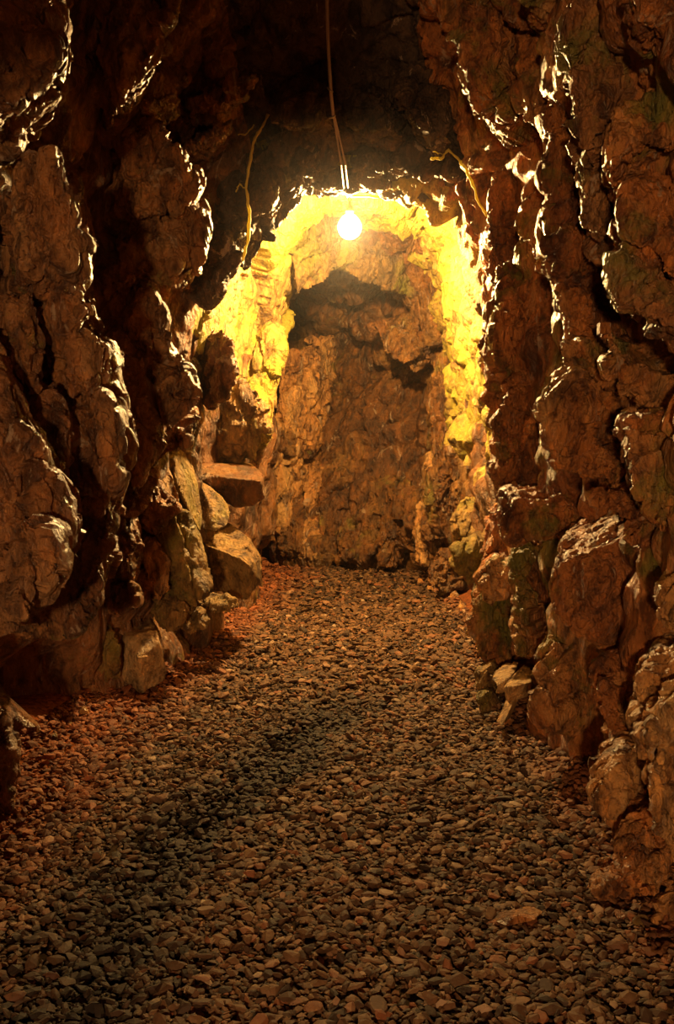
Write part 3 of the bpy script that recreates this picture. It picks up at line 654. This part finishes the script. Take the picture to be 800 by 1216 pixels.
# rubble along the foot of both walls
rub = [new_mesh('rubble_rock', stone_shape(3, 900 + i, .7)[0], stone_shape(3, 900 + i, .7)[1], M[m_], 30) for i, m_ in enumerate(['ochre', 'left', 'tan', 'pale', 'green', 'right'])]
def rubble(spots, side, label, group):
    for px, py, s_ in spots:
        Y = CAMZ * FPX / (py - HOR + 4); P = at(px, py, Y)
        o = link('rubble_rock', rub[rs.randint(4) if side < 0 else rs.choice([0, 1, 3, 4, 5])]); s_ = s_ * Y / FPX
        o.scale = (s_, s_, s_); o.rotation_euler = (rs.normal(0, .4), rs.normal(0, .4), rs.uniform(0, 6.28)); o.location = (P.x, P.y, float(ground([P.x], [P.y])[0]) + s_ * .35)
        tag(o, label, 'rock', group)
rubble([(206, 752, 9), (222, 760, 7), (238, 748, 8), (250, 738, 7), (262, 730, 8), (285, 722, 8), (298, 716, 6), (212, 772, 8), (206, 790, 6), (232, 770, 5), (116, 842, 9), (100, 868, 8), (128, 832, 7), (150, 834, 6), (84, 884, 6), (66, 900, 7), (270, 742, 5), (120, 856, 5)], -1,
       'small angular rock in the rubble along the foot of the left wall', 'rubble along the foot of the left wall')
rubble([(560, 770, 8), (556, 752, 7), (548, 738, 8), (540, 722, 7), (528, 712, 7), (512, 702, 6), (498, 690, 6), (486, 680, 5), (604, 868, 10), (640, 872, 9), (668, 880, 9), (690, 898, 8), (586, 850, 8), (618, 880, 6), (700, 992, 9), (716, 1024, 9), (690, 970, 7), (736, 1108, 12), (710, 1092, 9), (760, 1120, 10)], 1,
       'small angular rock in the rubble along the foot of the right wall', 'rubble along the foot of the right wall')

# ------------------------------------------------------------------ lamp and its cables
def plain(name, c, rough=.5, metal=0.0):
    m = bpy.data.materials.new(name); m.use_nodes = True; nt = m.node_tree; b = nt.nodes['Principled BSDF']
    n = nd(nt, 'ShaderNodeTexNoise', Scale=40.0); cc = mix(nt, n.outputs[0], c, tuple(v * .7 for v in c)); nt.links.new(cc, b.inputs['Base Color'])
    b.inputs['Roughness'].default_value = rough; b.inputs['Metallic'].default_value = metal; return m
M['black'] = plain('black_rubber', (.03, .028, .025), .5)
M['cable'] = plain('grey_brown_cable', (.42, .30, .20), .45)
M['metal'] = plain('dull_metal', (.35, .3, .25), .4, .8)
mb = bpy.data.materials.new('glowing_glass'); mb.use_nodes = True
bb = mb.node_tree.nodes['Principled BSDF']; 
_nt = mb.node_tree; _out = [n for n in _nt.nodes if n.type == 'OUTPUT_MATERIAL'][0]
_t = _nt.nodes.new('ShaderNodeBsdfTransparent'); _e = _nt.nodes.new('ShaderNodeEmission'); _e.inputs[0].default_value = (1, .82, .5, 1); _e.inputs[1].default_value = 25.0
_m = _nt.nodes.new('ShaderNodeMixShader'); _m.inputs[0].default_value = .2      # clear glass with a warm glow
_nt.links.new(_t.outputs[0], _m.inputs[1]); _nt.links.new(_e.outputs[0], _m.inputs[2]); _nt.links.new(_m.outputs[0], _out.inputs[0])
_nt.nodes.remove(bb)
M['bulb'] = mb

def lathe(pr, n=32):
    V, F = [], []
    for r, z in pr:
        for i in range(n):
            a = 2 * math.pi * i / n; V.append((r * math.cos(a), r * math.sin(a), z))
    for j in range(len(pr) - 1):
        for i in range(n):
            F.append((j * n + i, j * n + (i + 1) % n, (j + 1) * n + (i + 1) % n, (j + 1) * n + i))
    F.append(tuple(range(n))[::-1]); F.append(tuple((len(pr) - 1) * n + i for i in range(n)))
    return V, F
def tube(pts, rads, n=8):
    V, F = [], []; pts = [Vector(p) for p in pts]
    for i, p in enumerate(pts):
        t = (pts[min(i + 1, len(pts) - 1)] - pts[max(i - 1, 0)]).normalized()
        a = t.cross(Vector((0, 1, .01)) if abs(t.y) < .9 else Vector((1, 0, 0))).normalized(); b = t.cross(a)
        r = rads[i] if isinstance(rads, (list, tuple)) else rads
        for k in range(n):
            an = 2 * math.pi * k / n; V.append(p + a * r * math.cos(an) + b * r * math.sin(an))
    for j in range(len(pts) - 1):
        for i in range(n): F.append((j * n + i, j * n + (i + 1) % n, (j + 1) * n + (i + 1) % n, (j + 1) * n + i))
    F.append(tuple(range(n))[::-1]); F.append(tuple((len(pts) - 1) * n + i for i in range(n)))
    return [tuple(v) for v in V], F

LP = at(415, 270, 6.6)
lamp = bpy.data.objects.new('hanging_lamp', None); col.objects.link(lamp); lamp.location = LP
tag(lamp, 'glowing bare bulb lamp hanging from the cable under the rock arch', 'lamp')
R0 = LAMP_R
prb = [(R0 * math.sin(math.pi * (i / 14)) * (1 if i < 8 else 1 - (i - 8) * .045), -R0 * math.cos(math.pi * i / 14) * (1 if i < 8 else 1.18)) for i in range(1, 13)]
V, F = lathe(prb); link('bulb', new_mesh('bulb', V, F, M['bulb']), lamp); light('filament_light', LP, LAMP_W, (1.0, .60, .21), .045)
V, F = lathe([(.019, .055), (.021, .06), (.023, .085), (.026, .09), (.026, .125), (.018, .135), (.009, .15), (.007, .17)]); sock = link('socket', new_mesh('socket', V, F, M['black'], 40), lamp)
V, F = lathe([(.027, .098), (.0285, .10), (.0285, .112), (.027, .114)]); tag(link('socket_ring', new_mesh('socket_ring', V, F, M['metal'], 40), sock), 'dull metal ring')

cab = bpy.data.objects.new('lamp_cable', None); col.objects.link(cab); cab.location = at(393, 112, 5.35)
tag(cab, 'dark electric cable running down from the roof to the hanging lamp', 'cable')
def cpart(name, pts, r, mt):
    o0 = cab.location
    V, F = tube([Vector(p) - o0 for p in pts], r); return link(name, new_mesh(name, V, F, M[mt], 50), cab)
up = [at(387, -60, 5.1), at(388, 0, 5.18), at(389, 40, 5.22), at(391, 80, 5.25), at(393, 112, 5.3), at(396, 140, 5.38)]
cpart('conduit', up, .009, 'cable')
top = LP + Vector((0, 0, .165))
cpart('cable_strand', [at(396, 138, 5.38), at(400, 165, 5.48), at(405, 195, 5.6), at(408, 222, 5.95), top + Vector((-.012, 0, .03)), top + Vector((-.004, 0, 0))], .006, 'cable')
cpart('cable_strand', [at(397, 138, 5.38), at(403, 165, 5.48), at(410, 195, 5.6), at(413, 222, 5.95), top + Vector((.012, 0, .03)), top + Vector((.004, 0, 0))], .006, 'cable')
for a_, b_ in (((389, 104), (395, 109)), ((391, 140), (398, 137))):
    cpart('cable_tie', [at(*a_, 5.27 if a_[1] < 120 else 5.35), at((a_[0] + b_[0]) / 2, (a_[1] + b_[1]) / 2 + 1, 5.26 if a_[1] < 120 else 5.34), at(*b_, 5.27 if a_[1] < 120 else 5.35)], .006, 'metal')

# ------------------------------------------------------------------ thin yellow strands added in place of lamp-lit mossy rock edges
M['lit_edge'] = plain('lit_mossy_edge', (.80, .66, .12), .7)  # bright yellow paints in the lamplight on the edges
_nt = M['lit_edge'].node_tree; _out = [n for n in _nt.nodes if n.type == 'OUTPUT_MATERIAL'][0]
_tr = nd(_nt, 'ShaderNodeBsdfTranslucent'); _tr.inputs[0].default_value = (.55, .48, .10, 1)
_mx = nd(_nt, 'ShaderNodeMixShader'); _mx.inputs[0].default_value = .45
_nt.links.new(_nt.nodes['Principled BSDF'].outputs[0], _mx.inputs[1]); _nt.links.new(_tr.outputs[0], _mx.inputs[2]); _nt.links.new(_mx.outputs[0], _out.inputs[0])
def lit_edge(px, Y, label, r=.007, offshoots=()):
    rr = random.Random(int(px[0][0]))
    def dense(pp, Yv):
        out = []
        for i in range(len(pp) - 1):
            for k in range(5):
                t = k / 5; out.append(at(pp[i][0] * (1 - t) + pp[i + 1][0] * t + rr.uniform(-1, 1) * .8, pp[i][1] * (1 - t) + pp[i + 1][1] * t + rr.uniform(-1, 1) * .8, Yv + rr.uniform(-.01, .01)))
        out.append(at(*pp[-1], Yv)); return out
    pts = dense(px, Y); o0 = pts[0]
    e = bpy.data.objects.new('lit_edge', None); col.objects.link(e); e.location = o0; tag(e, label, 'lit_edge', 'lit rock edges around the arch')
    V, F = tube([p - o0 for p in pts], [r * rr.uniform(.6, 1.4) for _ in pts], 7); link('main_strand', new_mesh('main_strand', V, F, M['lit_edge']), e)
    for tw in offshoots:
        pts = dense(tw, Y); V, F = tube([p - o0 for p in pts], [r * .6 * rr.uniform(.5, 1.3) for _ in pts], 6); link('side_strand', new_mesh('side_strand', V, F, M['lit_edge']), e)
lit_edge([(318, 136), (312, 150), (302, 165), (296, 195), (292, 225), (296, 255), (294, 285), (288, 310)], 5.66, 'long yellow strand added for the lit mossy rock edge left of the arch', .008, [[(302, 148), (292, 160), (283, 160)], [(292, 225), (284, 218), (280, 228)]])
lit_edge([(512, 188), (524, 188), (532, 178), (545, 190), (552, 200), (560, 215), (568, 240), (578, 256)], 5.45, 'yellow strand added for the lit mossy rock edge right of the arch', .007, [[(524, 183), (514, 180)], [(582, 212), (586, 225), (580, 250)]])
lit_edge([(330, 226), (352, 216), (375, 222), (395, 226), (420, 232), (450, 234)], 6.5, 'pale strand added for the lit rock edge across the arch just above the lamp', .008, [[(372, 208), (385, 214), (398, 220)], [(352, 216), (358, 208)]])
# ------------------------------------------------------------------ thin scattering volume added to give the bulb its glow
def glow_haze():
    V = [(x, y, z) for x in (-.95, .95) for y in (5.0, 8.4) for z in (.3, 3.5)]
    F = [(0, 1, 3, 2), (4, 6, 7, 5), (0, 4, 5, 1), (2, 3, 7, 6), (0, 2, 6, 4), (1, 5, 7, 3)]
    m = bpy.data.materials.new('glow_scatter'); m.use_nodes = True; nt = m.node_tree
    nt.nodes.remove(nt.nodes['Principled BSDF']); out = [n for n in nt.nodes if n.type == 'OUTPUT_MATERIAL'][0]
    v = nt.nodes.new('ShaderNodeVolumeScatter'); v.inputs['Density'].default_value = GLOW_DENSITY; v.inputs['Anisotropy'].default_value = .7
    nt.links.new(v.outputs[0], out.inputs['Volume'])
    o = link('glow_haze', new_mesh('glow_haze', V, F, m, smooth=False)); tag(o, 'thin scattering volume added for the glow around the hanging lamp', 'glow_haze', kind='stuff')
GLOW_DENSITY = .0045
if GLOW_DENSITY: glow_haze()
print('done build')
